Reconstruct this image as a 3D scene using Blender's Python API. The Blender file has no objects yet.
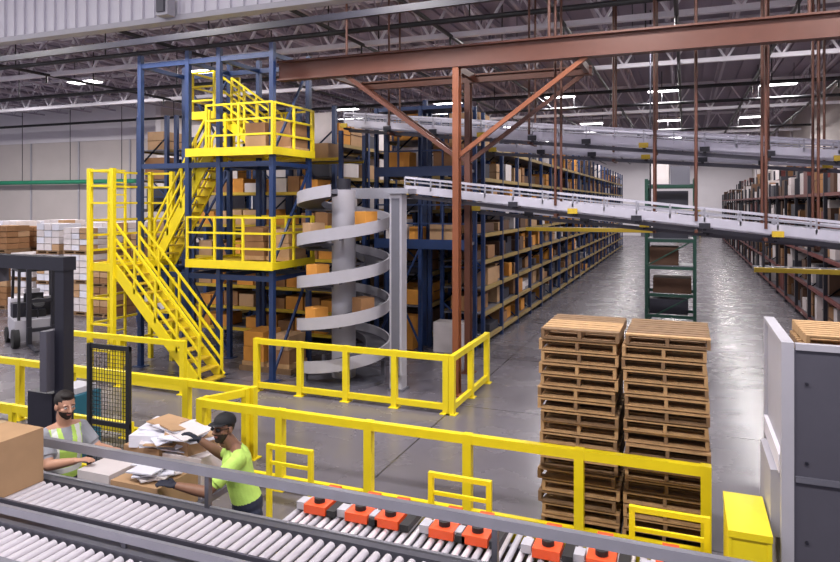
import bpy, math, random
import numpy as np
from mathutils import Vector, Matrix
random.seed(7)
sc = bpy.context.scene
H = 4.0
# ------------------------------------------------------------------ materials
MATS = {}
def mat(name, col, rough=0.5, metal=0.0, var=0.12, scale=6.0, emit=None, bump=0.0):
    if name in MATS: return MATS[name]
    m = bpy.data.materials.new(name); m.use_nodes = True
    nt = m.node_tree; b = nt.nodes["Principled BSDF"]
    b.inputs["Roughness"].default_value = rough
    b.inputs["Metallic"].default_value = metal
    tc = nt.nodes.new("ShaderNodeTexCoord")
    n = nt.nodes.new("ShaderNodeTexNoise"); n.inputs["Scale"].default_value = scale
    n.inputs["Detail"].default_value = 5
    nt.links.new(tc.outputs["Object"], n.inputs["Vector"])
    mx = nt.nodes.new("ShaderNodeMix"); mx.data_type = 'RGBA'
    c = Vector(col)
    mx.inputs[6].default_value = (*(c*(1-var)), 1)
    mx.inputs[7].default_value = (*[min(1, v*(1+var)) for v in c], 1)
    nt.links.new(n.outputs["Fac"], mx.inputs[0])
    nt.links.new(mx.outputs[2], b.inputs["Base Color"])
    if bump:
        bp = nt.nodes.new("ShaderNodeBump"); bp.inputs["Strength"].default_value = bump
        bp.inputs["Distance"].default_value = 0.02
        nt.links.new(n.outputs["Fac"], bp.inputs["Height"]); nt.links.new(bp.outputs[0], b.inputs["Normal"])
    if emit:
        b.inputs["Emission Color"].default_value = (*emit[:3], 1); b.inputs["Emission Strength"].default_value = emit[3]
    MATS[name] = m
    return m
YEL = mat("yellow_paint", (0.80, 0.64, 0.012), 0.4, var=.08)
YELD = mat("yellow_paint_worn", (0.52, 0.36, 0.02), 0.5)
BLUE = mat("blue_steel", (0.010, 0.030, 0.105), 0.45)
RUST = mat("brown_steel", (0.085, 0.025, 0.013), 0.5)
RUSTB = mat("rust_orange_steel", (0.20, 0.060, 0.022), 0.5)
BEAMT = mat("rack_beam_tan", (0.30, 0.21, 0.07), 0.5)
BEAMR = mat("rack_beam_red", (0.12, 0.022, 0.02), 0.5)
GREEN = mat("green_steel", (0.008, 0.05, 0.035), 0.5)
GALV = mat("galvanised", (0.33, 0.33, 0.38), 0.35, 0.5, var=.1)
GALVB = mat("galvanised_bright", (0.50, 0.49, 0.57), 0.4, 0.3, var=.08)
GALVD = mat("galvanised_dull", (0.14, 0.14, 0.17), 0.4, 0.5, var=.15)
GREYL = mat("light_grey_paint", (0.40, 0.39, 0.44), 0.45, var=.06)
GREYM = mat("mid_grey_paint", (0.12, 0.12, 0.15), 0.45, var=.08)
GREYD = mat("dark_grey_paint", (0.075, 0.072, 0.095), 0.45, var=.08)
DARK = mat("dark_steel", (0.012, 0.012, 0.022), 0.5)
BLACK = mat("black_paint", (0.010, 0.010, 0.014), 0.5)
WHITE = mat("white_paint", (0.68, 0.66, 0.73), 0.5, var=.04)
WRAP = mat("white_wrapped_carton", (0.64, 0.59, 0.60), 0.4, var=.2, scale=3)
CARD = mat("cardboard", (0.26, 0.130, 0.055), 0.8, var=.15)
CARD2 = mat("cardboard_light", (0.42, 0.26, 0.14), 0.8, var=.15)
CARD3 = mat("cardboard_dark", (0.085, 0.042, 0.025), 0.8)
CARDO = mat("cardboard_orange", (0.58, 0.25, 0.04), 0.8)
SHADE = mat("shade_dark_goods", (0.025, 0.025, 0.04), 0.6)  # near-black box colour that paints in the shade of the rack interiors
TAPE = mat("packing_tape", (0.45, 0.33, 0.2), 0.3)
WOOD = mat("pallet_wood", (0.44, 0.27, 0.13), 0.8, var=.35, scale=9)
WOOD2 = mat("pallet_wood_dark", (0.21, 0.125, 0.065), 0.8, var=.35, scale=9)
ORANGE = mat("orange_red_plastic", (0.70, 0.08, 0.02), 0.4)
RUBBER = mat("black_rubber", (0.012, 0.012, 0.014), 0.8)
ROLL = mat("steel_roller", (0.78, 0.74, 0.80), 0.3, 0.35, var=.05)
GPIPE = mat("green_pipe", (0.02, 0.26, 0.14), 0.5)
PAPER = mat("white_paper", (0.66, 0.66, 0.74), 0.7, var=.08)
JOIST = mat("joist_paint", (0.44, 0.40, 0.48), 0.6)
LENS = mat("lamp_lens", (0.9, 0.9, 0.9), 0.5, emit=(1, .97, .98, 9))

def floor_mat():
    m = mat("polished_concrete", (0.128, 0.118, 0.140), 0.22, var=.3, scale=.35)
    nt = m.node_tree; b = nt.nodes["Principled BSDF"]
    n2 = nt.nodes.new("ShaderNodeTexNoise"); n2.inputs["Scale"].default_value = 1.2; n2.inputs["Detail"].default_value = 8
    tc = [n for n in nt.nodes if n.type == 'TEX_COORD'][0]
    nt.links.new(tc.outputs["Object"], n2.inputs["Vector"])
    mr = nt.nodes.new("ShaderNodeMapRange"); mr.inputs[3].default_value = 0.14; mr.inputs[4].default_value = 0.38
    nt.links.new(n2.outputs["Fac"], mr.inputs[0]); nt.links.new(mr.outputs[0], b.inputs["Roughness"])
    br = nt.nodes.new("ShaderNodeTexBrick"); br.offset = 0
    br.inputs["Scale"].default_value = 1; br.inputs["Brick Width"].default_value = 4.2; br.inputs["Row Height"].default_value = 4.2
    br.inputs["Mortar Size"].default_value = 0.018
    br.inputs["Color1"].default_value = (1, 1, 1, 1); br.inputs["Color2"].default_value = (.9, .9, .9, 1); br.inputs["Mortar"].default_value = (.35, .35, .35, 1)
    nt.links.new(tc.outputs["Object"], br.inputs["Vector"])
    old = b.inputs["Base Color"].links[0].from_socket
    mu = nt.nodes.new("ShaderNodeMix"); mu.data_type = 'RGBA'; mu.blend_type = 'MULTIPLY'; mu.inputs[0].default_value = 1
    nt.links.new(old, mu.inputs[6]); nt.links.new(br.outputs["Color"], mu.inputs[7]); nt.links.new(mu.outputs[2], b.inputs["Base Color"])
    return m
CONC = floor_mat()

# ------------------------------------------------------------------ mesh builder
class MB:
    def __init__(s): s.v = []; s.f = []; s.m = []; s.mats = []; s.sm = []
    def mi(s, m):
        if m not in s.mats: s.mats.append(m)
        return s.mats.index(m)
    def add(s, vs, fs, m, smooth=False):
        o = len(s.v); s.v += [tuple(v) for v in vs]; i = s.mi(m)
        for f in fs: s.f.append(tuple(o+k for k in f)); s.m.append(i); s.sm.append(smooth)
    def box(s, x0, x1, y0, y1, z0, z1, m):
        s.add([(x0,y0,z0),(x1,y0,z0),(x1,y1,z0),(x0,y1,z0),(x0,y0,z1),(x1,y0,z1),(x1,y1,z1),(x0,y1,z1)],
              [(0,3,2,1),(4,5,6,7),(0,1,5,4),(1,2,6,5),(2,3,7,6),(3,0,4,7)], m)
    def rbox(s, c, sx, sy, sz, ang, m, tilt=0):
        R = Matrix.Rotation(ang, 3, 'Z') @ Matrix.Rotation(tilt, 3, 'X')
        vs = [Vector(c)+R@Vector((a*sx/2, b*sy/2, d*sz/2)) for d in (-1,1) for a,b in ((-1,-1),(1,-1),(1,1),(-1,1))]
        s.add(vs, [(0,3,2,1),(4,5,6,7),(0,1,5,4),(1,2,6,5),(2,3,7,6),(3,0,4,7)], m)
    def beam(s, p, q, w, h, m):
        p = Vector(p); q = Vector(q); d = (q-p).normalized()
        up = Vector((0,0,1)) if abs(d.z) < .95 else Vector((0,1,0))
        a = d.cross(up).normalized(); b = a.cross(d).normalized()
        vs = []
        for e in (p, q):
            for i,j in ((-1,-1),(1,-1),(1,1),(-1,1)): vs.append(e + a*w/2*i + b*h/2*j)
        s.add(vs, [(0,1,2,3),(7,6,5,4),(0,4,5,1),(1,5,6,2),(2,6,7,3),(3,7,4,0)], m)
    def cyl(s, p, q, r, m, n=10, r2=None, smooth=True):
        p = Vector(p); q = Vector(q); d = (q-p).normalized(); r2 = r if r2 is None else r2
        up = Vector((0,0,1)) if abs(d.z) < .95 else Vector((0,1,0))
        a = d.cross(up).normalized(); b = a.cross(d).normalized()
        vs = []
        for e, rr in ((p, r), (q, r2)):
            for i in range(n):
                t = 2*math.pi*i/n; vs.append(e + a*rr*math.cos(t) + b*rr*math.sin(t))
        s.add(vs, [(i, i+n, (i+1) % n+n, (i+1) % n) for i in range(n)], m, smooth)
        s.add(vs[:n], [tuple(range(n))], m); s.add(vs[n:], [tuple(range(n))[::-1]], m)
    def ell(s, c, ax, ay, az, m, nu=16, nv=10):
        c = Vector(c); vs = [c+az]; fs = []
        for j in range(1, nv):
            ph = math.pi*j/nv
            for i in range(nu):
                t = 2*math.pi*i/nu
                vs.append(c + ax*math.sin(ph)*math.cos(t) + ay*math.sin(ph)*math.sin(t) + az*math.cos(ph))
        vs.append(c-az); L = len(vs)-1
        for i in range(nu):
            fs.append((0, 1+i, 1+(i+1) % nu)); fs.append((L, L-nu+(i+1) % nu, L-nu+i))
            for j in range(nv-2):
                a = 1+j*nu+i; b = 1+j*nu+(i+1) % nu
                fs.append((a, a+nu, b+nu, b))
        s.add(vs, fs, m, True)
    def sph(s, c, r, m): s.ell(c, Vector((r,0,0)), Vector((0,r,0)), Vector((0,0,r)), m, 12, 8)
    def limb(s, p, q, r1, r2, m):
        s.cyl(p, q, r1, m, 14, r2); s.sph(p, r1, m); s.sph(q, r2, m)
    def loft(s, rings, m, n=20):
        vs = []
        for c, a, b in rings:
            for i in range(n):
                t = 2*math.pi*i/n; vs.append(Vector(c)+a*math.cos(t)+b*math.sin(t))
        k = len(rings); fs = []
        for j in range(k-1):
            for i in range(n): fs.append((j*n+i, j*n+(i+1) % n, (j+1)*n+(i+1) % n, (j+1)*n+i))
        fs.append(tuple(range(n))[::-1]); fs.append(tuple((k-1)*n+i for i in range(n)))
        s.add(vs, fs, m, True)
    def mesh(s, name):
        me = bpy.data.meshes.new(name); me.from_pydata(s.v, [], s.f)
        for m in s.mats: me.materials.append(m)
        me.polygons.foreach_set("material_index", s.m); me.polygons.foreach_set("use_smooth", s.sm)
        me.update(); return me
    def obj(s, name, bevel=0, parent=None):
        o = bpy.data.objects.new(name, s.mesh(name)); sc.collection.objects.link(o)
        if bevel:
            b = o.modifiers.new("bevel", 'BEVEL'); b.width = bevel; b.segments = 2; b.limit_method = 'ANGLE'
        if parent: o.parent = parent
        return o

# ------------------------------------------------------------------ room shell
b = MB(); b.box(-62, 14, -8, 92, -0.2, 0, CONC); b.obj("floor")
DECK = mat("roof_deck", (0.25, 0.215, 0.28), 0.7, var=.1)
b = MB(); b.box(-62, 14, -8, 92, 10.35, 10.5, DECK)
x = -40
while x < 7:
    b.box(x, x+.35, 9, 86, 10.27, 10.35, DECK); x += .8
b.obj("ceiling")
WALL = mat("wall_panel", (0.54, 0.49, 0.48), 0.8, var=.08, scale=1)
WALLW = mat("wall_insulation_white", (0.70, 0.67, 0.72), 0.7, var=.05, scale=1)
b = MB(); b.box(-28, 7.2, 86, 86.3, 0, 10.3, WALLW)
b.box(-5, 3, 85.9, 86, 0, .4, GREYM)
b.obj("wall_back")
b = MB(); b.box(-.8, 1.6, 85.7, 85.85, 0, 3.0, GREYM); b.box(-.9, -.8, 85.65, 85.88, 0, 3.1, YELD); b.box(1.6, 1.7, 85.65, 85.88, 0, 3.1, YELD); b.box(-.9, 1.7, 85.65, 85.88, 3.0, 3.15, YELD); b.obj("door_1")
b = MB(); b.box(7.2, 7.5, 9, 86.0, 0, 10.3, WALL)
for k in range(9): b.box(7.05, 7.2, 12+k*8.5, 12.3+k*8.5, 0, 10.3, WALLW)
b.obj("wall_right")
b = MB(); b.box(-60, -28, 30, 30.3, 0, 7.7, WALL); b.box(-60, -28, 29.9, 30.3, 7.7, 10.3, WALLW)
for k in range(8): b.box(-58+k*4, -57.9+k*4, 29.93, 30.0, 0, 7.7, GREYL)
b.obj("wall_left")
b = MB(); b.box(-28.3, -28, 30.3, 86.3, 0, 10.3, WALL); b.obj("wall_side")
b = MB(); b.cyl((-59, 29.4, 5.25), (-29, 29.4, 5.25), .13, GPIPE, 10)
for k in range(8): b.box(-58+k*4, -57.95+k*4, 29.4, 29.84, 5.2, 5.3, DARK); b.cyl((-58+k*4, 29.4, 5.3), (-58+k*4, 29.4, 10.0), .02, DARK, 6)
b.obj("green_pipe")
b = MB(); b.box(-40, 6, 9.0, 9.1, 7.12, 10.3, WHITE)
x = -40
while x < 6:
    b.box(x, x+.13, 8.95, 9.0, 7.16, 10.3, WHITE); x += .26
b.box(-40, 6, 8.9, 9.12, 7.05, 7.14, GREYL)
b.obj("trim_1")
b = MB(); b.box(-8.15, -7.9, 8.7, 8.88, 7.1, 7.4, GREYL); b.box(-8.1, -7.95, 8.66, 8.7, 7.15, 7.35, GREYD); b.box(-8.05, -8.0, 8.86, 8.94, 7.2, 7.3, DARK); b.obj("wall_speaker")
b = MB(); b.box(-13.1, -12.5, 8.6, 8.88, 7.25, 7.5, GREYL); b.box(-13.0, -12.6, 8.58, 8.6, 7.28, 7.47, GREYD); b.box(-12.85, -12.75, 8.86, 8.94, 7.3, 7.42, DARK); b.obj("wall_floodlight")

# ------------------------------------------------------------------ roof steel
def truss(b, p, q, depth, panel, w, m):
    p = Vector(p); q = Vector(q); L = (q-p).length; n = max(2, int(L/panel)); d = (q-p)/n
    dn = Vector((0, 0, -depth))
    b.beam(p, q, w*1.6, w*1.3, m); b.beam(p+dn, q+dn, w*1.6, w*1.3, m)
    for i in range(n):
        a = p+d*i
        b.beam(a, a+d/2+dn, w*.6, w*.6, m); b.beam(a+d/2+dn, a+d, w*.6, w*.6, m)
b = MB()
x = -38.5
while x < 7:
    truss(b, (x, 9.3, 10.15), (x, (29.8 if x < -28 else 85.9), 10.15), .75, 1.2, .06, JOIST); x += 1.9
b.obj("roof_joist_array")
for Y in (12, 18.2, 24.5, 37, 49.5, 62, 74.5):
    b = MB(); truss(b, (-27.9 if Y > 30 else -42, Y, 10.1), (7.0, Y, 10.1), 1.3, 1.6, .11, WHITE)
    b.obj("roof_truss")
b = MB()
for Y, Z in ((11, 8.1), (16, 8.6), (19.2, 8.2), (28, 8.5), (33, 8.6), (45, 8.6)):
    b.cyl((-27 if Y > 30 else -40, Y, Z), (6.9, Y, Z), .07, BLACK, 8)
    for k in range(8): b.cyl((-25+k*4, Y, Z), (-25+k*4, Y, 10.1), .02, BLACK, 6)
for X in (-22, -14.5, -9, -6.2, -3, -.2, 2.5, 5.5):
    b.cyl((X, 10, 8.75), (X, 85, 8.75), .055, BLACK, 8)
    for k in range(10):
        b.cyl((X, 12+k*6, 8.75), (X, 12+k*6, 8.45), .03, BLACK, 6)
b.obj("sprinkler_pipework")
b = MB()
for Y, X0 in ((10.2, -40), (12.3, -40)):
    b.beam((X0, Y, 7.55), (-3, Y, 7.9), .09, .14, DARK)
for k in range(10):
    b.cyl((-22+k*2, 10.2, 7.75), (-22+k*2, 10.2, 10.22), .018, DARK, 6)
b.obj("overhead_conduit_run")

lamps = [(X, Y) for Y in (1.5, 10.5, 21.5, 33, 45, 57, 69, 80) for X in (-24, -17.5, -11.5, -5.7, -.9, 3.8)] + [(-31, 12), (-31, 21.5), (-38, 21.5)]  # appended far-left lamps are out of view, added to brighten the left wall
for X, Y in lamps:
    b = MB(); b.box(X-.75, X+.75, Y-.35, Y+.35, 9.20, 9.33, WHITE); b.box(X-.7, X+.7, Y-.3, Y+.3, 9.18, 9.20, LENS)
    b.cyl((X-.6, Y, 9.33), (X-.6, Y, 10.1), .012, DARK, 5); b.cyl((X+.6, Y, 9.33), (X+.6, Y, 10.1), .012, DARK, 5)
    o = b.obj("ceiling_light")
    L = bpy.data.lights.new("lamp", 'AREA'); L.shape = 'RECTANGLE'; L.size = 1.4; L.size_y = .6
    L.energy = 240 if Y > 50 else (600 if X < -20 else 430)
    L.color = (1, .945, .93)
    lo = bpy.data.objects.new("lamp", L); sc.collection.objects.link(lo); lo.location = (X, Y, 9.16); lo.parent = o

# ------------------------------------------------------------------ racks
def rack(name, x0, x1, y0, y1, levels, bay=2.7, up=BLUE, bm=BEAMT, pal=None, fill=.85, top=None, post=.05):
    b = MB(); top = top or levels[-1]+.9
    n = int(round((y1-y0)/bay)); bay = (y1-y0)/n
    for i in range(n+1):
        y = y0+i*bay
        for x in (x0, x1): b.box(x-post, x+post, y-post, y+post, 0, top, up)
        z = .2; f = 0
        while z+1.0 < top:
            b.beam((x0, y, z), (x1, y, z+1.0) if f else (x1, y, z+.0), .04, .04, up)
            b.beam((x0 if f else x1, y, z), (x1 if f else x0, y, z+1.0), .04, .04, up)
            z += 1.0; f = 1-f
    for z in levels:
        for x in (x0, x1): b.box(x-.04, x+.04, y0, y1, z-.10, z, bm)
        b.box(x0+.04, x1-.04, y0, y1, z-.05, z-.02, GREYM)
    for li, z in enumerate(levels):
        hmax = (levels[li+1]-z-.2) if li+1 < len(levels) else .95
        for i in range(n):
            y = y0+i*bay+.12
            while y < y0+(i+1)*bay-.55:
                w = random.choice((.4, .6, .8, 1.1)); w = min(w, y0+(i+1)*bay-.1-y)
                if random.random() < fill:
                    h = hmax*random.uniform(.4, 1.0); m = random.choice(pal)
                    dx = random.uniform(0, .2)
                    b.box(x0+.07+dx, x1-.05-dx, y, y+w-.05, z, z+h, m)
                    if m in (CARD, CARD2, CARDO) and h > .5:
                        b.box(x0+.05+dx, x1-.03-dx, y+.0, y+w-.05, z+h*.5-.01, z+h*.5+.01, CARD3)
                y += w
    return b.obj(name)
PAL = [CARD, CARD, CARD2, CARDO, CARD3, WRAP, CARD3, SHADE, SHADE]
PAL2 = [CARD, CARD2, CARDO, CARD3, WRAP, WRAP, PAPER, SHADE, SHADE]
rack("pallet_rack", -6.4, -5.2, 17.9, 62, [.25, .95, 1.65, 2.4, 3.15, 3.9, 4.7, 5.6], bay=2.0, pal=PAL, fill=.85)
for x0, y1 in ((-8.0, 50), (-10.9, 40), (-12.5, 34), (-15.6, 29), (-17.2, 29)):
    rack("pallet_rack", x0, x0+1.2, 17.6, y1, [.25, 1.1, 2.0, 2.9, 3.8, 4.8, 5.8], bay=2.2, pal=PAL2, fill=.85, top=6.9, post=.06)
PALR = [CARD3, CARD, WRAP, WRAP, CARD3, SHADE, BEAMR]
rack("pallet_rack", 3.8, 5.0, 17, 80, [.25, 1.3, 2.4, 3.4, 4.3], up=DARK, bm=BEAMR, pal=PALR, fill=.9, top=4.9)
rack("pallet_rack", 5.2, 6.4, 17, 80, [.25, 2.4, 4.3, 5.4], up=DARK, bm=BEAMR, pal=PALR, fill=.6, top=6)
# elevated pick walkway on the rack front
b = MB()
for z in (2.95, 4.9):
    b.box(-7.9, -5.3, 16.7, 17.5, z-.08, z, GREYM); b.box(-7.9, -5.3, 16.66, 16.7, z-.18, z+.08, BLUE)
    for hh in (.5, 1.0): b.box(-7.9, -5.3, 16.68, 16.72, z+hh-.02, z+hh+.02, BLUE)
    for k in range(5): b.box(-7.9+k*.64, -7.86+k*.64, 16.67, 16.73, z, z+1.0, BLUE)
for X in (-7.9, -6.6, -5.3):
    for Y in (16.72, 17.45): b.box(X-.05, X+.05, Y-.05, Y+.05, 0, 6.6, BLUE)
b.beam((-7.9, 16.7, .2), (-6.6, 16.7, 2.8), .05, .05, BLUE); b.beam((-6.6, 16.7, .2), (-7.9, 16.7, 2.8), .05, .05, BLUE)
b.box(-7.9, -5.3, 16.7, 17.5, 6.5, 6.6, BLUE)
for (x0, x1, z, h, m) in ((-7.7, -7.1, 2.95, .6, WRAP), (-6.4, -5.7, 2.95, .5, CARD2), (-7.6, -7.0, 4.9, .5, CARDO), (-6.3, -5.6, 4.9, .7, CARD), (-7.5, -6.9, 0, .9, CARDO), (-6.3, -5.5, 0, .8, WRAP), (-7.0, -6.7, 2.95, .4, CARDO)):
    b.box(x0, x1, 16.9, 17.4, z, z+h, m)
b.obj("pick_walkway")
# green rack in aisle
b = MB()
for x in (-1.2, .30):
    for y in (23.6, 24.9): b.box(x-.05, x+.05, y-.05, y+.05, 0, 4.8, GREEN)
for z in (.3, 1.0, 1.9, 2.8, 3.9, 4.6):
    for y in (23.6, 24.9): b.box(-1.2, .30, y-.03, y+.03, z-.1, z, GREEN)
    for x in (-1.2, .30): b.box(x-.03, x+.03, 23.6, 24.9, z-.1, z, GREEN)
for z0 in (0.1, 1.9): b.beam((-1.2, 23.6, z0), (.30, 23.6, z0+.9), .04, .04, GREEN)
for z in (1.9, 2.8, 4.6): b.box(-1.15, .25, 23.65, 24.85, z+.0, z+.03, GREYM)
for (a, c, z, h, m) in ((-1.1, -.5, 4.63, .75, WRAP), (-.45, .15, 4.63, .6, GREYM), (-1.1, -.2, 1.93, .6, CARD3), (-1.0, .1, 2.83, .8, SHADE), (-1.1, .1, .3, .5, SHADE), (-1.0, .2, 1.0, .5, CARD3), (-1.0, .1, 3.9, .5, SHADE)):
    b.box(a, c, 23.75, 24.75, z, z+h, m)
b.obj("lift_support_rack")

# ------------------------------------------------------------------ fences
def fence(b, p, q, h=1.12, step=1.1, n=None, w=.11, m=YEL, low=.13):
    p = Vector(p); q = Vector(q); L = (q-p).length; n = n or max(1, round(L/step))
    b.beam((p.x, p.y, h-.062), (q.x, q.y, h-.062), w-.012, .11, m)
    b.beam((p.x, p.y, low), (q.x, q.y, low), w*.7, .11, m)
    for i in range(n+1):
        c = p.lerp(q, i/n); b.box(c.x-w/2, c.x+w/2, c.y-w/2, c.y+w/2, 0, h, m)
        b.box(c.x-w*.9, c.x+w*.9, c.y-w*.9, c.y+w*.9, 0, .015, m)
b = MB(); fence(b, (.215, 8.0, 0), (-6.63, 8.0, 0), n=5); fence(b, (-6.63, 8.12, 0), (-6.35, 8.68, 0), n=1, w=.09); fence(b, (-6.3, 8.8, 0), (-14, 8.8, 0), n=6); b.obj("yellow_guard_railing")
b = MB(); fence(b, (-4.22, 12.02, 0), (-8.5, 12.02, 0), n=4); fence(b, (-4.1, 12.02, 0), (-4.1, 14.4, 0), n=2); b.obj("yellow_guard_railing")
b = MB(); fence(b, (-9.75, 11.2, 0), (-13.2, 11.2, 0), n=2); b.obj("yellow_guard_railing")

# ------------------------------------------------------------------ brown frame
b = MB()
def ibeam_x(b, x0, x1, y, z0, z1, m, w=.24):
    b.box(x0, x1, y-w/2, y+w/2, z0, z0+.04, m); b.box(x0, x1, y-w/2, y+w/2, z1-.04, z1, m); b.box(x0, x1, y-.02, y+.02, z0+.04, z1-.04, m)
ibeam_x(b, -8.75, 6.9, 13.26, 6.82, 7.27, RUST)
for Y, X in ((13.26, -4.42), (15.1, -4.75)):
    c = .065; m = RUSTB if Y < 14 else RUST
    b.box(X-c, X+c, Y-.1, Y-.07, 0, 6.82, m); b.box(X-c, X+c, Y+.07, Y+.1, 0, 6.82, m); b.box(X-.02, X+.02, Y-.07, Y+.07, 0, 6.82, m)
    b.box(X-.16, X+.16, Y-.16, Y+.16, 0, .03, m)
    b.beam((X, Y, 4.95), (X+2.65, Y, 6.84), .08, .09, m); b.beam((X, Y, 4.95), (X-2.6, Y, 6.84), .08, .09, RUST)
ibeam_x(b, -7.6, -1.9, 15.1, 6.82, 7.02, RUST, .16)
b.box(6.7, 6.9, 13.16, 13.36, 0, 6.82, RUST)
for X in (-7.5, -4.6, -2.0): b.box(X-.05, X+.05, 13.4, 15.0, 6.85, 7.0, RUST)
for X in (-7, -2.5, 2, 6): b.cyl((X, 13.26, 7.27), (X, 13.26, 10.1), .03, RUST, 6)
b.obj("brown_steel_portal_frame")

# ------------------------------------------------------------------ overhead conveyors
def sloped_conveyor(name, p, q, w=.6, hang=None, roller=.22):
    b = MB(); p = Vector(p); q = Vector(q); d = (q-p); L = d.length; d.normalize()
    s = Vector((0, 1, 0)) if abs(d.y) < .5 else Vector((1, 0, 0))
    for k in (-1, 1):
        o = s*(w/2*k)
        b.beam(p+o, q+o, .05, .17, GALVB)
        b.beam(p+o+Vector((0,0,.26)), q+o+Vector((0,0,.26)), .035, .05, GALVB)
        b.beam(p+o+Vector((0,0,.17)), q+o+Vector((0,0,.17)), .02, .03, GALV)
        n = int(L/.6)
        for i in range(n+1):
            c = p+d*(L*i/n)+o; b.beam(c, c+Vector((0,0,.27)), .03, .05, GALV)
    n = int(L/roller)
    for i in range(n):
        c = p+d*(roller*(i+.5)) + Vector((0, 0, .05)); b.cyl(c-s*w/2, c+s*w/2, .035, ROLL, 6)
    b.beam(p-Vector((0,0,.17)), q-Vector((0,0,.17)), .12, .08, GREYD)
    n = int(L/1.2)
    for i in range(n+1):
        c = p+d*(L*i/n); b.beam(c-s*w/2-Vector((0,0,.14)), c+s*w/2-Vector((0,0,.14)), .06, .06, DARK)
        b.box(c.x-.1, c.x+.1, c.y-w/2-.06, c.y-w/2-.03, c.z-.13, c.z-.02, DARK if i % 3 else YELD)
    if hang:
        for X in hang:
            t = (X-p.x)/(q.x-p.x); c = p+(q-p)*t
            for k in (-1, 1): b.cyl(c+s*(w/2*k+.05*k), Vector((c.x, c.y, 10.1))+s*(w/2*k+.05*k), .028, RUST, 6)
            b.beam(c-s*.4-Vector((0,0,.2)), c+s*.4-Vector((0,0,.2)), .06, .06, RUST)
    return b.obj(name)
sloped_conveyor("lower_incline_conveyor", (-5.9, 14.3, 4.32), (6.6, 14.3, 2.95), .6, (-2.5, .2, 1.4, 3.5))
sloped_conveyor("lower_incline_conveyor", (-4.5, 15.2, 3.95), (6.6, 15.2, 2.95), .5, (-.6, 2.4))
sloped_conveyor("upper_incline_conveyor", (-8.3, 15.9, 6.1), (6.6, 15.9, 4.6), .6, (-7, -3.4, -.6, 1.6, 4))
sloped_conveyor("upper_incline_conveyor", (-4.6, 17.0, 5.45), (6.6, 17.0, 4.6), .5, (-1.6, 2.8))
b = MB(); b.box(-4.9, -.9, 21.9, 22.0, 3.08, 3.2, YELD); b.cyl((-4.8, 22, 3.1), (-4.8, 22, 10), .025, DARK, 6); b.cyl((-1.0, 22, 3.1), (-1.0, 22, 10), .025, DARK, 6)
b.box(-4.9, -.9, 22.4, 22.5, 3.05, 3.2, GREYM)
for k in range(14): b.cyl((-4.7+k*.28, 22.05, 3.15), (-4.7+k*.28, 22.4, 3.15), .03, ROLL, 6)
b.obj("hung_transfer_conveyor")
b = MB(); b.box(1.4, 7.0, 16.2, 16.3, 2.5, 2.6, YELD); b.box(1.4, 7.0, 16.6, 16.7, 2.5, 2.6, GREYM)
for X in (1.6, 3.5): b.cyl((X, 16.45, 2.55), (X, 16.45, 10), .025, DARK, 6)
for k in range(18): b.cyl((1.5+k*.3, 16.3, 2.56), (1.5+k*.3, 16.6, 2.56), .03, ROLL, 6)
b.obj("hung_transfer_conveyor")

# ------------------------------------------------------------------ spiral conveyor
def spiral():
    cx, cy = -7.20, 13.50
    b = MB(); N = 44; turns = 4.15; z0 = .35; pitch = .93; ro = 1.05; ri = .5
    tot = int(N*turns)
    def strip(r0, za, r1, zb, m):
        vs = []; fs = []
        for i in range(tot+1):
            t = 2*math.pi*i/N - 2.2; z = z0+pitch*i/N
            vs.append((cx+r0*math.cos(t), cy+r0*math.sin(t), z+za)); vs.append((cx+r1*math.cos(t), cy+r1*math.sin(t), z+zb))
        for i in range(tot): fs.append((2*i, 2*i+2, 2*i+3, 2*i+1))
        b.add(vs, fs, m, True)
    strip(ro, -.06, ro, .2, GREYL); strip(ro-.03, -.06, ro-.03, .2, GREYL); strip(ro, .2, ro-.03, .2, GREYL); strip(ro, -.06, ro-.03, -.06, GREYL)
    strip(ri, 0, ro-.03, 0, GREYD); strip(ri, -.04, ro-.03, -.04, GREYD); strip(ri, -.04, ri, .12, GREYM)
    b.cyl((cx, cy, 0), (cx, cy, 4.3), .27, GREYL, 24)
    b.cyl((cx, cy, 0), (cx, cy, .08), .95, GREYM, 32)
    for k in range(int(turns*6)):
        t = 2*math.pi*k/6 - 2.2; z = z0+pitch*k/6-.07
        b.beam((cx+.25*math.cos(t), cy+.25*math.sin(t), z), (cx+(ro-.02)*math.cos(t), cy+(ro-.02)*math.sin(t), z), .05, .05, GREYD)
    for t in (.5, 2.6, 4.0): b.box(cx+.9*math.cos(t)-.04, cx+.9*math.cos(t)+.04, cy+.9*math.sin(t)-.04, cy+.9*math.sin(t)+.04, 0, .4, GREYM)
    b.box(cx-.2, cx+1.25, cy+.75, cy+1.2, 4.14, 4.2, GREYM); b.box(cx-.2, cx+1.25, cy+.7, cy+.75, 4.1, 4.35, GALV)
    b.cyl((cx, cy, 4.3), (cx, cy, 4.55), .16, DARK, 12)
    for ang, k, m in ((-1.95, 1, CARDO), (-.4, 3, CARDO), (-2.1, 3, CARD2), (-.5, 1, CARD), (-1.9, 2, CARDO)):
        f = (ang+2.2)/(2*math.pi)+k; z = z0+pitch*f
        b.rbox((cx+.77*math.cos(ang), cy+.77*math.sin(ang), z+.22), .36, .34, .38, ang, m)
    b.obj("spiral_conveyor")
spiral()
b = MB(); b.box(-5.86, -5.58, 13.05, 13.33, 0, 4.2, GREYL); b.box(-5.9, -5.54, 13.01, 13.37, 0, .05, GREYM); b.box(-5.81, -5.63, 13.03, 13.05, .3, 4.1, GREYM)
b.box(-5.95, -5.4, 12.95, 13.45, 4.2, 4.3, GALV)
b.obj("vertical_lift_column")
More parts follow.
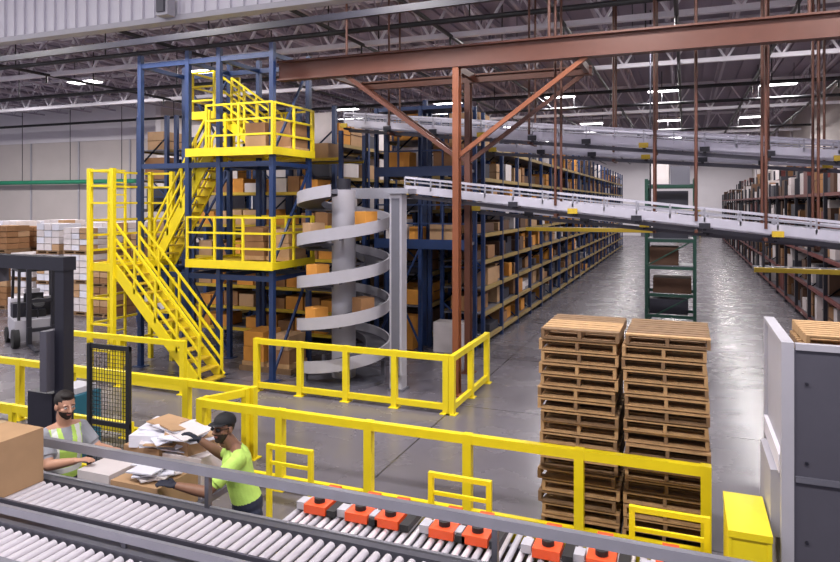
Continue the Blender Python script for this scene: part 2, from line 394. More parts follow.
def carton(name, x, y, z, w, d, h, ang=0, m=CARDO):
    b = MB(); b.rbox((0, 0, h/2), w, d, h, 0, m); b.rbox((0, 0, h/2), w*.08, d+.004, h+.004, 0, TAPE)
    b.rbox((w*.25, -d/2-.001, h*.3), w*.16, .004, h*.3, 0, CARD3)
    o = b.obj(name, .004); o.location = (x, y, z); o.rotation_euler[2] = ang; return o

# ------------------------------------------------------------------ stair tower
PX = (-12.4, -10.95, -10.05, -8.6); YF, YB = 12.75, 14.3
b = MB()
for X in PX:
    for Y in (YF, YB):
        b.box(X-.055, X+.055, Y-.055, Y+.055, 0, 7.6, BLUE); b.box(X-.14, X+.14, Y-.14, Y+.14, 0, .02, BLUE)
for z in (2.35, 4.95, 7.4):
    for Y in (YF, YB): b.box(-12.4, -8.6, Y-.04, Y+.04, z-.12, z, BLUE)
    for X in PX: b.box(X-.035, X+.035, YF, YB, z-.11, z-.01, BLUE)
for z in (0.1, 2.6, 5.1):
    b.beam((-12.4, YB, z), (-10.95, YB, z+2.2), .05, .05, BLUE); b.beam((-10.95, YB, z), (-12.4, YB, z+2.2), .05, .05, BLUE)
    b.beam((-8.6, YF, z), (-8.6, YB, z+2.2), .05, .05, BLUE)
b.obj("blue_steel_tower_frame")
def rail(b, p, q, h=1.05, n=None, step=.9, w=.05):
    p = Vector(p); q = Vector(q); u = Vector((0, 0, 1)); n = n or max(1, round((q-p).length/step))
    for hh in (h, h*.66, h*.33): b.beam(p+u*hh, q+u*hh, w*.9, w*.9, YEL)
    for i in range(n+1):
        c = p.lerp(q, i/n); b.beam(c, c+u*(h+.015), w, w, YEL)
b = MB()
def plat(x0, x1, y0, y1, z):
    b.box(x0, x1, y0, y1, z-.06, z, YELD)
    b.box(x0-.03, x1+.03, y0-.04, y0-.005, z-.12, z+.07, YEL); b.box(x0-.03, x1+.03, y1+.005, y1+.04, z-.12, z+.07, YEL)
    b.box(x0-.03, x0-.002, y0, y1, z-.11, z+.06, YEL); b.box(x1+.002, x1+.03, y0, y1, z-.11, z+.06, YEL)
for z in (5.2, 2.62):
    plat(-10.85, -8.5, 12.6, 14.35, z)
    rail(b, (-10.85 if z < 3 else -10.3, 12.6, z), (-8.5, 12.6, z)); rail(b, (-8.5, 12.68, z), (-8.5, 14.27, z)); rail(b, (-10.85, 14.35, z), (-8.5, 14.35, z))
plat(-12.85, -12.15, 11.7, 13.5, 2.55); plat(-11.5, -10.8, 13.5, 14.5, 6.2)
rail(b, (-11.5, 13.5, 6.2), (-10.8, 13.5, 6.2)); rail(b, (-11.5, 14.5, 6.2), (-10.8, 14.5, 6.2)); rail(b, (-11.5, 13.55, 6.2), (-11.5, 14.45, 6.2))
LX0, LX1 = -12.85, -12.15
for X in (LX0, LX1):
    for Y in (11.65, 13.55): b.box(X-.05, X+.05, Y-.05, Y+.05, 0, 4.8, YEL)
for z in (.6, 1.2, 1.8, 2.9, 3.25, 3.6, 4.0, 4.4, 4.75):
    b.beam((LX0, 11.65, z), (LX1, 11.65, z), .04, .05, YEL) if z > 3.7 or z < 2 else None
    b.beam((LX0, 13.55, z), (LX1, 13.55, z), .04, .05, YEL); b.beam((LX0, 11.65, z), (LX0, 13.55, z), .04, .05, YEL)
for k in range(16): b.beam((LX0, 12.2, .3+k*.3), (LX0, 12.7, .3+k*.3), .03, .03, YEL)
for Y in (12.2, 12.7): b.beam((LX0, Y, 0), (LX0, Y, 4.75), .05, .05, YEL)
def flight(x0, z0, x1, z1, ya, yb):
    n = max(2, round(abs(z1-z0)/.2))
    for Y in (ya, yb):
        b.beam((x0, Y, z0-.05), (x1, Y, z1-.05), .05, .24, YEL)
        rail(b, (x0, Y, z0), (x1, Y, z1), h=1.0, n=4)
    for i in range(n+1):
        t = i/n; X = x0+(x1-x0)*t; Z = z0+(z1-z0)*t
        b.box(X-.13, X+.13, ya+.03, yb-.03, Z-.03, Z, YELD)
flight(-9.75, .12, -12.15, 2.55, 11.7, 12.45)
flight(-12.15, 2.55, -10.5, 5.2, 12.95, 13.55)
flight(-9.3, 5.2, -10.8, 6.2, 13.7, 14.2)
b.obj("yellow_staircase")
for z in (0.12, 2.64, 5.22):
    b = MB()
    for k in range(2):
        X = -9.9+k*.7
        if z > 5: X += .05
        b.box(X, X+.62, 13.4, 14.2, z+.0, z+.1, WOOD)
        h = random.uniform(.5, .8) if z < 5 else .6
        b.box(X+.02, X+.6, 13.43, 14.17, z+.1, z+.1+h*.5-.01, random.choice((CARDO, CARD, CARD2))); b.box(X+.03, X+.58, 13.43, 14.17, z+.1+h*.5, z+.1+h, random.choice((CARDO, CARD, CARD2)))
    if z < 1: b.box(-9.95, -8.5, 13.35, 14.25, 0, z, WOOD2)
    b.obj("carton_stack")
b = MB()
for z in (.5, 1.1, 1.7, 2.5, 3.4, 4.3, 5.2):
    b.box(-13.2, -8.4, 15.6, 15.68, z-.08, z, YELD); b.box(-13.2, -8.4, 16.9, 16.98, z-.08, z, YELD); b.box(-13.2, -8.4, 15.7, 16.9, z-.03, z-.01, GREYM)
    X = -13.1
    while X < -8.9:
        w = random.uniform(.4, .6)
        if random.random() < .9: b.box(X, X+w-.05, 15.7, 16.4, z, z+random.uniform(.25, .45), random.choice((CARDO, CARD2, CARD, WRAP, CARDO)))
        X += w
for X in (-13.2, -10.8, -8.4):
    for Y in (15.6, 16.98): b.box(X-.05, X+.05, Y-.05, Y+.05, 0, 5.9, BLUE)
b.obj("carton_flow_shelf")

# ------------------------------------------------------------------ pallets
def pallet_stack(name, x0, y0, n, w=.93, d=1.15):
    b = MB()
    for k in range(n):
        z = k*.145; jx = random.uniform(-.03, .03); jy = random.uniform(-.03, .03); m = random.choice((WOOD, WOOD, WOOD2))
        X = x0+jx; Y = y0+jy
        for i in range(3): sx = X+i*(w-.04)/2; b.box(sx, sx+.04, Y+.004, Y+d-.004, z+.018, z+.11, random.choice((WOOD2, m)))
        for i in range(4): yy = Y+i*(d-.1)/3; b.box(X, X+w, yy, yy+.1, z, z+.018, m)
        for i in range(8): yy = Y+i*(d-.1)/7; b.box(X, X+w, yy, yy+.1, z+.11, z+.127+random.uniform(0, .003), random.choice((m, WOOD)))
    return b.obj(name)
pallet_stack("wooden_pallet_stack", -1.68, 8.32, 17)
pallet_stack("wooden_pallet_stack", -.68, 8.30, 17, w=.93)
pallet_stack("wooden_pallet_stack", 1.3, 9.0, 17, w=1.1)

# ------------------------------------------------------------------ grey enclosure, right
b = MB()
b.box(.83, .88, 6.85, 8.1, 0, 2.72, GREYL); b.box(.9, 3.2, 6.76, 6.80, 0, 2.70, GREYD); b.box(3.2, 3.25, 6.8, 8.15, 0, 2.72, GREYD)
b.box(.80, .90, 6.74, 6.84, 0, 2.76, GREYL); b.box(.80, .90, 8.1, 8.2, 0, 2.76, GREYL)
b.box(.91, 3.2, 6.73, 6.757, 1.53, 1.58, GREYM); b.box(.79, .828, 6.85, 8.09, 1.55, 1.72, WHITE); b.box(.74, .828, 7.0, 7.9, .9, 1.52, GREYL)
b.box(.91, 3.25, 6.73, 6.80, 2.70, 2.755, GREYL); b.box(.80, .90, 6.85, 8.09, 2.721, 2.76, GREYL)
for X in (1.0, 1.6, 2.2):
    for z in (.3, 1.0, 1.7, 2.4): b.cyl((X, 6.76, z), (X, 6.74, z), .015, DARK, 6)
b.obj("grey_machine_enclosure")
b = MB(); b.box(.36, .72, 6.62, 7.5, 1.0, 1.06, YEL); b.box(.365, .39, 6.63, 7.49, 0, 1.0, YEL); b.box(.68, .715, 6.63, 7.49, 0, 1.0, YEL); b.box(.39, .68, 7.44, 7.48, 0, 1.0, YEL); b.box(.39, .68, 6.64, 6.68, 0, 1.0, YEL)
b.obj("yellow_machine_guard")

# ------------------------------------------------------------------ low powered conveyor
b = MB(); X0, X1 = -4.05, .28; zt = .62
for Y in (5.95, 6.9):
    b.box(X0, X1, Y-.04, Y+.04, zt-.2, zt+.04, YEL)
for Y in (6.25, 6.6): b.box(X0, X1, Y-.03, Y+.03, zt-.12, zt-.06, GREYM)
b.box(X0, X1, 6.0, 6.85, zt-.2, zt-.16, GREYD)
x = X0+.08; k = 0
while x < X1-.1:
    b.cyl((x, 5.99, zt-.02), (x, 6.86, zt-.02), .033, ROLL if k % 3 else GREYL, 8); x += .1; k += 1
for X in (-3.85, -3.35, -3.0, -2.4, -2.05, -1.35, -.85, -.25):
    b.box(X, X+.26, 6.3, 6.55, zt+.02, zt+.11, ORANGE); b.box(X+.05, X+.2, 6.64, 6.8, zt+.02, zt+.14, ORANGE); b.cyl((X+.13, 6.42, zt+.11), (X+.13, 6.42, zt+.16), .06, BLACK, 12)
    b.box(X+.28, X+.38, 6.3, 6.75, zt+.02, zt+.09, BLACK)
    b.box(X-.12, X-.02, 6.35, 6.5, zt+.02, zt+.1, GREYL)
for X in (X0+.1, -2.0, X1-.1):
    for Y in (5.95, 6.9): b.box(X-.04, X+.04, Y-.038, Y+.038, 0, zt-.2, YEL)
b.obj("powered_roller_conveyor")
b = MB(); b.box(-3.1, .2, 5.50, 5.88, .45, .5, CARD2); b.box(-3.1, .2, 5.47, 5.498, .44, .6, GREYL)
for X in (-3.0, -1.4, .1): b.box(X-.03, X+.03, 5.55, 5.85, 0, .45, GREYM)
b.obj("side_table")
def hoop(x0, x1, y, z1, name="yellow_hoop_guard"):
    b = MB()
    for X in (x0, x1): b.box(X-.028, X+.028, y-.028, y+.028, 0, z1, YEL)
    b.box(x0+.028, x1-.028, y-.025, y+.025, z1-.055, z1-.002, YEL); b.box(x0+.02, x1-.02, y-.015, y+.015, z1-.25, z1-.21, YEL); b.obj(name)
hoop(-4.85, -4.25, 7.12, .98); hoop(-2.68, -2.0, 7.12, .95); hoop(-.5, .2, 7.12, .93)

# ------------------------------------------------------------------ main roller conveyor, foreground
b = MB(); XL, XR = -11, 4.5
def long(y, w, z0, z1, m): b.box(XL, XR, y-w/2, y+w/2, z0, z1, m)
long(4.43, .05, 1.785, 1.86, GALV); long(4.43, .03, 1.46, 1.54, GALV)
long(4.25, .06, 1.42, 1.60, GALVD); long(3.55, .10, 1.45, 1.62, GALVD); long(2.9, .09, 1.45, 1.66, GALVD); long(2.3, .06, 1.42, 1.66, GALV)
long(3.55, .03, 1.66, 1.72, GALV); long(3.72, .02, 1.60, 1.66, GREYD); long(2.9, .04, 1.74, 1.80, GALV)
x = XL+.05
while x < XR:
    b.cyl((x, 3.76, 1.575), (x, 4.18, 1.575), .029, ROLL, 10)
    b.cyl((x, 2.97, 1.575), (x, 3.48, 1.575), .029, ROLL, 10)
    b.cyl((x, 2.35, 1.575), (x, 2.83, 1.575), .029, ROLL, 10)
    x += .088
x = XL+.2
while x < XR:
    b.box(x-.02, x+.02, 4.405, 4.45, 1.44, 1.785, GALVD); b.box(x-.02, x+.02, 3.54, 3.56, 1.6, 1.67, GALVD); b.box(x-.02, x+.02, 2.89, 2.91, 1.6, 1.75, GALVD)
    x += 2.4
for x in [XL+.3+1.9*i for i in range(9)]:
    for y in (4.25, 2.9, 2.3): b.box(x-.04, x+.04, y-.028, y+.028, 0, 1.43, GREYM)
    b.box(x-.04, x+.04, 2.3, 4.25, 1.3, 1.395, GREYM); b.box(x-.03, x+.03, 2.3, 4.43, .4, .46, GREYM)
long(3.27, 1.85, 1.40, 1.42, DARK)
b.obj("gravity_roller_conveyor")
carton("cardboard_box", -5.62, 3.97, 1.606, .95, .42, .46, 0.0, CARD2)

# ------------------------------------------------------------------ left side equipment
b = MB()
b.box(-7.82, -7.66, 6.52, 6.68, 0.06, 3.1, DARK); b.box(-8.15, -8.07, 6.8, 6.88, 0, 3.05, DARK); b.box(-10.8, -7.64, 6.5, 6.7, 3.1, 3.28, DARK); b.box(-10.8, -10.64, 6.52, 6.68, 0.06, 3.1, DARK)
b.box(-7.95, -7.83, 6.4, 6.8, 1.5, 2.3, GREYD); b.box(-10.9, -7.6, 6.4, 6.8, 0, .06, DARK)
b.box(-8.3, -7.85, 6.5, 6.75, .9, 1.45, DARK); b.box(-9.5, -8.9, 6.52, 6.68, 2.9, 3.1, GREYD); b.cyl((-9.2, 6.6, 2.9), (-9.2, 6.6, 2.5), .06, DARK, 10)
b.obj("stretch_wrapper_frame")
b = MB()
b.box(-7.15, -7.1, 6.43, 6.48, 0, 2.2, BLACK); b.box(-6.5, -6.45, 6.43, 6.48, 0, 2.2, BLACK)
for z in (.3, 1.2, 2.17): b.box(-7.15, -6.45, 6.44, 6.47, z-.03, z+.03, BLACK)
for i in range(14): b.box(-7.1+i*.045, -7.094+i*.045, 6.452, 6.458, .3, 2.17, BLACK)
for i in range(38): b.box(-7.1, -6.5, 6.452, 6.458, .32+i*.05, .326+i*.05, BLACK)
b.obj("wire_mesh_guard")
def forklift(x, y, ang):
    b = MB()
    b.box(-.55, .55, -.6, .6, .15, .75, GREYL); b.box(-.5, -.1, -.55, .55, .75, 1.15, DARK); b.box(-.95, -.45, -.55, .55, .2, 1.25, WHITE)
    for sx in (-.6, .5):
        for sy in (-.5, .5): b.beam((sx, sy, .7), (sx*.85, sy*.95, 2.1), .07, .07, BLACK)
    b.box(-.55, .45, -.5, .5, 2.08, 2.14, BLACK)
    for i in range(6): b.box(-.55+i*.18, -.5+i*.18, -.5, .5, 2.14, 2.17, BLACK)
    for sx, r in ((-.6, .22), (.5, .26)):
        for sy in (-.58, .58): b.cyl((sx, sy-.08, r), (sx, sy+.08, r), r, RUBBER, 18)
    for sy in (-.3, .3): b.box(.72, .84, sy-.06, sy+.06, .1, 2.3, DARK); b.box(.85, 1.9, sy-.06, sy+.06, .08, .13, DARK); b.box(.85, .9, sy-.06, sy+.06, .08, .6, DARK)
    for z in (.5, 1.3, 2.25): b.box(.72, .84, -.3, .3, z-.05, z+.05, DARK)
    b.box(-.25, .1, -.25, .25, .75, .95, BLACK); b.box(-.35, -.25, -.25, .25, .95, 1.4, BLACK)
    b.cyl((.25, 0, .75), (.4, 0, 1.2), .02, BLACK); b.cyl((.37, 0, 1.18), (.43, 0, 1.22), .16, BLACK, 16)
    b.box(-.6, -.5, -.2, .2, 1.25, 1.5, WHITE)
    o = b.obj("forklift", .01); o.location = (x, y, 0); o.rotation_euler[2] = ang
forklift(-17.3, 13.8, -.5)
def load(x, y, tiers, w=1.15, m=WRAP):
    b = MB(); z = 0
    for t in range(tiers):
        b.box(-w/2, w/2, -.5, .5, z, z+.03, WOOD2); b.box(-w/2, w/2, -.5, .5, z+.1, z+.13, WOOD2)
        for i in (-1, 0, 1): b.box(i*(w/2-.05)-.05, i*(w/2-.05)+.05, -.5, .5, z+.03, z+.1, WOOD2)
        z += .13
        rows = 4; h = random.uniform(.2, .26)
        for r in range(rows):
            for i in range(3):
                for j in range(2):
                    b.box(-w/2+.02+i*w/3, -w/2+w/3-.012+i*w/3, -.48+j*.48, -.48+.47+j*.48, z+.01, z+h-.012, random.choice((m, m, CARD2, CARD)) if m is not WRAP else random.choice((WRAP, WRAP, WRAP, PAPER, CARD2)))
            z += h
    o = b.obj("palletized_carton_load"); o.location = (x, y, 0); return o
for iy, Y in enumerate((18.2, 19.6, 21.0)):
    for ix in range(7):
        load(-18.9-ix*1.35, Y, 3 if (iy > 0 or ix % 3) else 2, m=(WRAP if ix % 4 != 0 else CARD))

# worker platform
b = MB(); b.box(-6.7, -3.3, 4.62, 5.84, .2, .25, GREYM)
for X in (-6.65, -3.35):
    for Y in (4.67, 5.79): b.box(X-.05, X+.05, Y-.05, Y+.05, 0, .2, DARK)
b.obj("worker_platform")
b = MB(); b.box(-5.34, -4.3, 4.66, 5.8, 1.08, 1.14, GREYM)
for X in (-5.3, -4.34):
    for Y in (4.7, 5.76): b.box(X-.025, X+.025, Y-.025, Y+.025, .25, 1.08, GREYM)
b.box(-5.3, -4.34, 4.72, 5.74, .5, .54, GREYM)
b.obj("packing_table")
b = MB()
b.box(-5.32, -4.93, 4.68, 5.15, 1.14, 1.49, WRAP); b.box(-4.9, -4.35, 4.67, 5.2, 1.14, 1.46, CARD2)
b.box(-5.3, -4.85, 5.22, 5.75, 1.14, 1.55, CARD2); b.box(-4.82, -4.35, 5.24, 5.75, 1.14, 1.52, WRAP)
b.rbox((-5.05, 5.45, 1.60), .45, .4, .12, .3, PAPER); b.rbox((-4.65, 5.5, 1.58), .4, .4, .14, -.3, CARD2)
for k in range(24):
    b.rbox((random.uniform(-5.15, -4.6), random.uniform(5.3, 5.6), 1.55+.008*k), random.uniform(.25, .45), random.uniform(.2, .35), .012, random.uniform(0, 3), random.choice((PAPER, PAPER, WRAP, PAPER, CARD2)), random.uniform(-.25, .25))
for k in range(8):
    b.rbox((random.uniform(-4.75, -4.5), random.uniform(4.85, 5.05), 1.47+.012*k), random.uniform(.25, .4), random.uniform(.2, .3), .012, random.uniform(0, 3), random.choice((PAPER, WRAP)), random.uniform(-.1, .1))
b.obj("heap_of_flattened_cartons")
b = MB(); fence(b, (-7.3, 7.3, 0), (-12, 7.3, 0), h=.9, n=4, w=.08); b.obj("yellow_guard_railing")
b = MB(); b.box(-9.3, -8.8, 7.7, 8.2, 0, 1.0, mat("teal_paint", (.01, .10, .16), .5)); b.box(-9.25, -8.85, 7.75, 8.15, 1.0, 1.1, GREYL); b.box(-9.2, -8.95, 7.68, 7.7, .6, .9, GREYM); b.obj("control_cabinet", .01)

# ------------------------------------------------------------------ people
SKIN1 = mat("skin_light", (.52, .28, .19), .5, var=.06); SKIN2 = mat("skin_tan", (.24, .12, .075), .5, var=.06)
HAIR = mat("dark_hair", (.012, .008, .007), .7); LIME = mat("lime_shirt", (.52, .78, .15), .7, var=.10, scale=14, bump=.5)
GREYT = mat("grey_tshirt", (.30, .31, .35), .8, bump=.3); STRIPE = mat("reflective_tape", (.75, .77, .74), .3)
JEANS = mat("dark_trousers", (.02, .025, .05), .85, bump=.3); GLOVE = mat("black_glove", (.012, .014, .03), .7)
EYEW = mat("eye_white", (.7, .7, .7), .2); LIP = mat("lips", (.28, .09, .07), .5); BOOT = mat("work_boot", (.05, .03, .02), .7)
GLASS = mat("dark_glasses", (.008, .008, .01), .15); BEARD = mat("beard", (.03, .018, .013), .9); CAPM = mat("black_cap", (.01, .01, .013), .75)

def remeshed(mb, vox, name, smooth=3):
    me = mb.mesh("tmp"); o = bpy.data.objects.new("tmp", me); sc.collection.objects.link(o)
    r = o.modifiers.new("r", 'REMESH'); r.mode = 'VOXEL'; r.voxel_size = vox; r.use_smooth_shade = True
    s = o.modifiers.new("s", 'SMOOTH'); s.factor = .5; s.iterations = smooth
    dg = bpy.context.evaluated_depsgraph_get(); dg.update()
    m2 = bpy.data.meshes.new_from_object(o.evaluated_get(dg)); m2.name = name
    bpy.data.objects.remove(o); m2.materials.clear()
    return m2
def centers(me):
    n = len(me.polygons); a = np.empty(n*3); me.polygons.foreach_get("center", a); return a.reshape(-1, 3)

def hand(b, wrist, d, nrm, thumb, curl, segs, lab):
    d = d.normalized(); nrm = (nrm-d*nrm.dot(d)).normalized(); side = d.cross(nrm).normalized()
    if side.dot(thumb) < 0: side = -side
    pc = wrist+d*.05; b.ell(pc, side*.042, d*.058, nrm*.017, SKIN1, 14, 8); segs.append((wrist, wrist+d*.1, .04, lab))
    for i, (o, L) in enumerate(((.030, .075), (.010, .085), (-.011, .078), (-.030, .060))):
        p = wrist+d*.09+side*o; r = .0095
        for k in range(3):
            a = curl*(k+.6); dd2 = (d*math.cos(a)-nrm*math.sin(a)).normalized(); q = p+dd2*L*(.45, .32, .25)[k]
            b.limb(p, q, r, r*.92, SKIN1); segs.append((p.copy(), q.copy(), r, lab)); p = q; r *= .92
    p = wrist+d*.03+side*.032; dd = (side*.75+d*.65-nrm*.15).normalized(); q = p+dd*.045; b.limb(p, q, .013, .011, SKIN1); segs.append((p.copy(), q.copy(), .012, lab))
    dd = (side*.25+d*.85-nrm*.45).normalized(); q2 = q+dd*.032; b.limb(q, q2, .011, .0095, SKIN1); segs.append((q, q2, .011, lab))

def person(name, hip, neck, Fb, head, Fh, arms, feet, cfg):
    V = Vector; hip = V(hip); neck = V(neck); Fb = V(Fb).normalized()
    up = (neck-hip).normalized(); Fb = (Fb-up*Fb.dot(up)).normalized(); S = Fb.cross(up).normalized()
    T = (neck-hip).length; segs = []
    b = MB()
    def R(t, w, d, f=0): return (hip+up*(T*t)+Fb*f, S*w, Fb*d)
    b.loft([R(-.16, .10, .08), R(-.08, .165, .115), R(.05, .178, .13, .0), R(.22, .165, .125, .01), R(.42, .162, .122, .015), R(.62, .182, .13, .02), R(.78, .19, .125, .01), R(.90, .155, .10), R(.97, .09, .075), R(1.02, .06, .06)], SKIN1, 24)
    segs.append((hip+up*T*.08, hip+up*T*.90, .13, 'torso')); segs.append((hip-up*T*.1, hip+up*T*.02, .14, 'pants'))
    head = V(head); b.limb(neck-up*.03, head-V((0, 0, .05)), .062, .056, SKIN1); segs.append((neck+up*.03, head, .055, 'skin'))
    for sgn, (el, wr, nrm, th, curl) in zip((1, -1), arms):
        sh = hip+up*(T*.86)+S*(.165*sgn); el = V(el); wr = V(wr)
        b.limb(neck-up*.03+S*(.04*sgn), sh+up*.012, .058, .062, SKIN1)
        b.limb(sh, el, .066, .047, SKIN1)
        mid = el.lerp(wr, .3); b.limb(el, mid, .047, .046, SKIN1); b.limb(mid, wr, .046, .03, SKIN1)
        sl = cfg.get('sleeve', .65)
        segs.append((sh, sh.lerp(el, sl), .056, 'sleeve')); segs.append((sh.lerp(el, sl+.03), el, .05, 'skin')); segs.append((el, wr, .04, cfg.get('fore', 'skin')))
        b.cyl(sh, sh.lerp(el, sl), .066, SKIN1, 16, .067)
        hand(b, wr, (wr-el), V(nrm), V(th), curl, segs, 'hand')
    for sgn, (kn, an, toe) in zip((1, -1), feet):
        hj = hip+S*(.095*sgn)-up*.06; kn = V(kn); an = V(an); toe = V(toe)
        b.limb(hj, kn, .095, .064, SKIN1); b.limb(kn, kn.lerp(an, .35), .064, .066, SKIN1); b.limb(kn.lerp(an, .35), an, .066, .05, SKIN1)
        segs += [(hj, kn, .08, 'pants'), (kn, an+V((0, 0, .06)), .06, 'pants')]
        d = (toe-an); d.z = 0; d.normalize(); z0 = cfg['ground']
        heel = V((an.x, an.y, z0+.045))-d*.05; tip = V((an.x, an.y, z0+.038))+d*.17
        b.limb(heel, tip, .045, .038, SKIN1); b.limb(V((an.x, an.y, z0+.09)), an, .05, .05, SKIN1); b.limb(V((an.x, an.y, z0+.09)), tip, .05, .037, SKIN1)
        segs += [(heel, tip, .05, 'boot'), (V((an.x, an.y, z0+.06)), V((an.x, an.y, z0+.1)), .05, 'boot')]
    me = remeshed(b, .0065, name+"_body")
    order = ['torso', 'sleeve', 'skin', 'hand', 'pants', 'boot', 'stripe', 'arm']; mm = cfg['m']
    for k in order: me.materials.append(mm.get(k, mm['skin']))
    C = centers(me); best = np.full(len(C), 1e9); lab = np.zeros(len(C), int)
    for p, q, r, l in segs:
        p = np.array(p); q = np.array(q); d = q-p; t = np.clip(((C-p)@d)/max(d@d, 1e-9), 0, 1)
        dist = np.linalg.norm(C-(p+t[:, None]*d), axis=1)-r
        k = dist < best; best[k] = dist[k]; lab[k] = order.index(l)
    rel = C-np.array(hip); ht = (rel@np.array(up))/T; fs = rel@np.array(S); ff = rel@np.array(Fb)
    low = (np.abs(fs) < .14) & (np.abs(ff) < .2) & (ht < .99) & (ht > .6)
    lab[low & (lab == 2)] = 0
    lab[(lab == 0) & (ht > .985+ .25*np.clip(-ff, 0, .1))] = 2
    if cfg.get('vest'):
        tor = lab == 0
        lab[tor & (np.abs(ht-.28) < .05)] = 6
        lab[tor & (np.abs(np.abs(fs)-.10) < .022) & (ht > .3)] = 6
        lab[tor & (np.abs(fs) < .03+.06*(ht-.72)) & (ht > .72) & (ff > 0)] = 1
    lab[(lab == 0) & (ht < .0)] = 4
    me.polygons.foreach_set("material_index", lab.astype(np.int32)); me.polygons.foreach_set("use_smooth", [True]*len(me.polygons))
    root = bpy.data.objects.new(name, None); sc.collection.objects.link(root); root.empty_display_size = .1
    bo = bpy.data.objects.new("body", me); sc.collection.objects.link(bo); bo.parent = root
    F = V(Fh).normalized(); U0 = V((0, 0, 1)); Sx = F.cross(U0).normalized(); U = Sx.cross(F).normalized()
    def P(s, f, u): return head+Sx*s+F*f+U*u
    b = MB()
    b.ell(P(0, -.012, .03), Sx*.076, F*.096, U*.092, SKIN1, 24, 16); b.ell(P(0, .018, -.035), Sx*.060, F*.070, U*.082, SKIN1, 24, 16)
    b.ell(P(0, .055, -.092), Sx*.028, F*.026, U*.022, SKIN1); b.limb(P(0, .086, .018), P(0, .108, -.022), .009, .014, SKIN1)
    for k in (-1, 1):
        b.sph(P(.012*k, .098, -.026), .010, SKIN1); b.ell(P(.078*k, -.008, -.004), Sx*.012, F*.020, U*.032, SKIN1)
        b.ell(P(.032*k, .072, .026), Sx*.024, F*.012, U*.009, SKIN1); b.ell(P(.042*k, .055, -.02), Sx*.022, F*.02, U*.018, SKIN1)
    b.ell(P(0, .086, -.052), Sx*.024, F*.009, U*.005, SKIN1); b.ell(P(0, .084, -.062), Sx*.021, F*.009, U*.006, SKIN1)
    b.limb(P(0, -.02, -.05), P(0, -.03, -.12), .054, .056, SKIN1)
    if cfg['hair'] == 'short':
        b.ell(P(0, -.022, .045), Sx*.083, F*.100, U*.092, SKIN1, 24, 16); b.ell(P(0, .035, .105), Sx*.058, F*.05, U*.03, SKIN1)
    hm = remeshed(b, .0045, name+"_head", 2)
    hm.materials.append(mm['skin']); hm.materials.append(HAIR); hm.materials.append(BEARD); hm.materials.append(LIP)
    C = centers(hm)-np.array(head); s_ = C@np.array(Sx); f_ = C@np.array(F); u_ = C@np.array(U)
    lab = np.zeros(len(C), int)
    hairm = (u_ > .072) | ((f_ < .05) & (u_ > .055)) | ((f_ < -.02) & (u_ > -.045) & ~(np.abs(s_) > .08)) | ((f_ < .02) & (u_ > .025) & (np.abs(s_) < .086))
    lab[hairm] = 1
    if cfg['beard']:
        bd = (u_ < -.035) & (u_ > -.125) & (f_ > .0) & ~((np.abs(s_) > .045) & (f_ < .02) & (u_ > -.04)); lab[bd] = 2
        lab[(u_ > -.046) & (u_ < -.034) & (f_ > .07) & (np.abs(s_) < .035)] = 2
    lab[(u_ < -.048) & (u_ > -.068) & (f_ > .081) & (np.abs(s_) < .022)] = 3
    hm.polygons.foreach_set("material_index", lab.astype(np.int32)); hm.polygons.foreach_set("use_smooth", [True]*len(hm.polygons))
    ho = bpy.data.objects.new("head", hm); sc.collection.objects.link(ho); ho.parent = root
    b = MB()
    for k in (-1, 1):
        if cfg['glasses']:
            b.ell(P(.032*k, .090, .004), Sx*.027, F*.007, U*.018, GLASS); b.beam(P(.056*k, .085, .01), P(.082*k, -.01, .01), .004, .006, GLASS)
        else:
            b.ell(P(.031*k, .073, .005), Sx*.014, F*.012, U*.008, EYEW); b.sph(P(.031*k, .083, .005), .0055, BLACK)
            b.ell(P(.032*k, .083, .026), Sx*.018, F*.005, U*.004, HAIR)
    if cfg['glasses']: b.beam(P(-.01, .096, .008), P(.01, .096, .008), .004, .004, GLASS)
    b.obj("eyes", parent=root)
    if cfg['hair'] == 'cap':
        b = MB(); n = 28; rings = []
        for j in range(9):
            t = j/8*math.pi/2; rings.append((P(0, -.014, .055+.075*math.sin(t)), Sx*(.085*max(.02, math.cos(t))), F*(.103*max(.02, math.cos(t)))))
        b.loft([(P(0, -.014, .042), Sx*.084, F*.102)]+rings, CAPM, n)
        vs = []; fs = []
        for dz in (0, -.006):
            for i in range(13):
                a = math.radians(-62+i*124/12); vs.append(P(.084*math.sin(a), -.012+.1*math.cos(a), .052+dz))
                vs.append(P(.082*math.sin(a), .02+.135*math.cos(a)*(.75+.25*math.cos(a)), .052+dz-.006*abs(math.sin(a))))
        for L in (0, 26):
            for i in range(12): fs.append((L+2*i, L+2*i+1, L+2*i+3, L+2*i+2))
        for i in range(12): fs.append((2*i+1, 27+2*i, 29+2*i, 2*i+3))
        b.add(vs, fs, CAPM, True); b.sph(P(0, -.012, .13), .008, CAPM)
        b.obj("cap", parent=root)
    k = cfg['k']; piv = V((head.x, head.y, cfg['ground'])); root.scale = (k, k, k)
    root.location = piv*(1-k) + V(cfg.get('shift', (0, 0, 0)))
    return root
G = .25
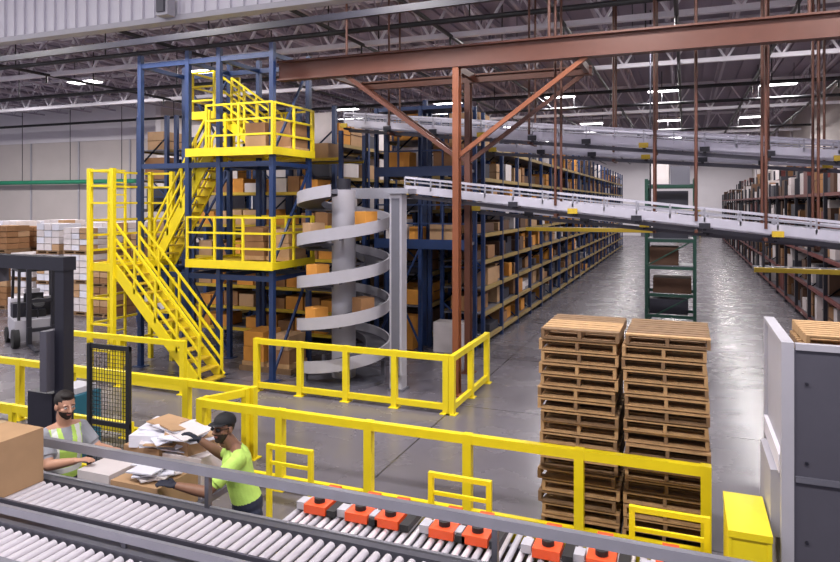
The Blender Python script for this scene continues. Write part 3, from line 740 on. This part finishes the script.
person("warehouse_worker", (-3.92, 5.22, 1.13), (-4.02, 5.16, 1.64), (-.72, -.70, 0), (-4.08, 5.09, 1.805), (-.18, -.97, .06),
       [((-4.24, 5.32, 1.46), (-4.42, 5.20, 1.62), (0, 0, 1), (0, -1, 0), .35), ((-4.06, 4.84, 1.36), (-4.28, 4.74, 1.42), (0, -.3, 1), (-.5, .9, 0), .35)],
       [((-4.02, 5.36, .70), (-3.90, 5.44, .33), (-4.1, 5.34, .3)), ((-3.95, 5.06, .70), (-3.86, 5.06, .33), (-4.0, 4.93, .3))],
       dict(k=1.08, shift=(.13, -.02, 0), ground=G, sleeve=.72, hair='cap', beard=True, glasses=True, m=dict(torso=LIME, sleeve=LIME, skin=SKIN2, hand=GLOVE, pants=JEANS, boot=BOOT, stripe=STRIPE)))
person("warehouse_worker", (-5.80, 4.92, 1.14), (-5.76, 4.90, 1.67), (.90, -.30, 0), (-5.71, 4.88, 1.85), (.93, -.25, -.12),
       [((-5.68, 4.68, 1.38), (-5.44, 4.75, 1.43), (0, 0, 1), (.3, .9, 0), .3), ((-5.58, 5.12, 1.40), (-5.36, 5.06, 1.44), (0, 0, 1), (.3, -.9, 0), .3)],
       [((-5.78, 4.82, .72), (-5.86, 4.80, .33), (-5.6, 4.78, .3)), ((-5.72, 5.04, .72), (-5.80, 5.06, .33), (-5.5, 5.08, .3))],
       dict(k=1.09, ground=G, sleeve=.7, hair='short', beard=True, glasses=False, vest=True, m=dict(torso=LIME, sleeve=GREYT, skin=SKIN1, hand=SKIN1, pants=JEANS, boot=BOOT, stripe=STRIPE)))

# ------------------------------------------------------------------ world & camera
w = bpy.data.worlds.new("world"); sc.world = w; w.use_nodes = True
w.node_tree.nodes["Background"].inputs[0].default_value = (.88, .85, 1, 1); w.node_tree.nodes["Background"].inputs[1].default_value = .75
sc.view_settings.view_transform = 'Standard'
cd = bpy.data.cameras.new("camera"); cam = bpy.data.objects.new("camera", cd); sc.collection.objects.link(cam)
cam.location = (0, 0, H); cam.rotation_euler = (math.pi/2, 0, math.radians(21.58))
cd.lens = 670/840*36; cd.sensor_width = 36; cd.shift_y = -78/840; cd.clip_end = 300
sc.camera = cam
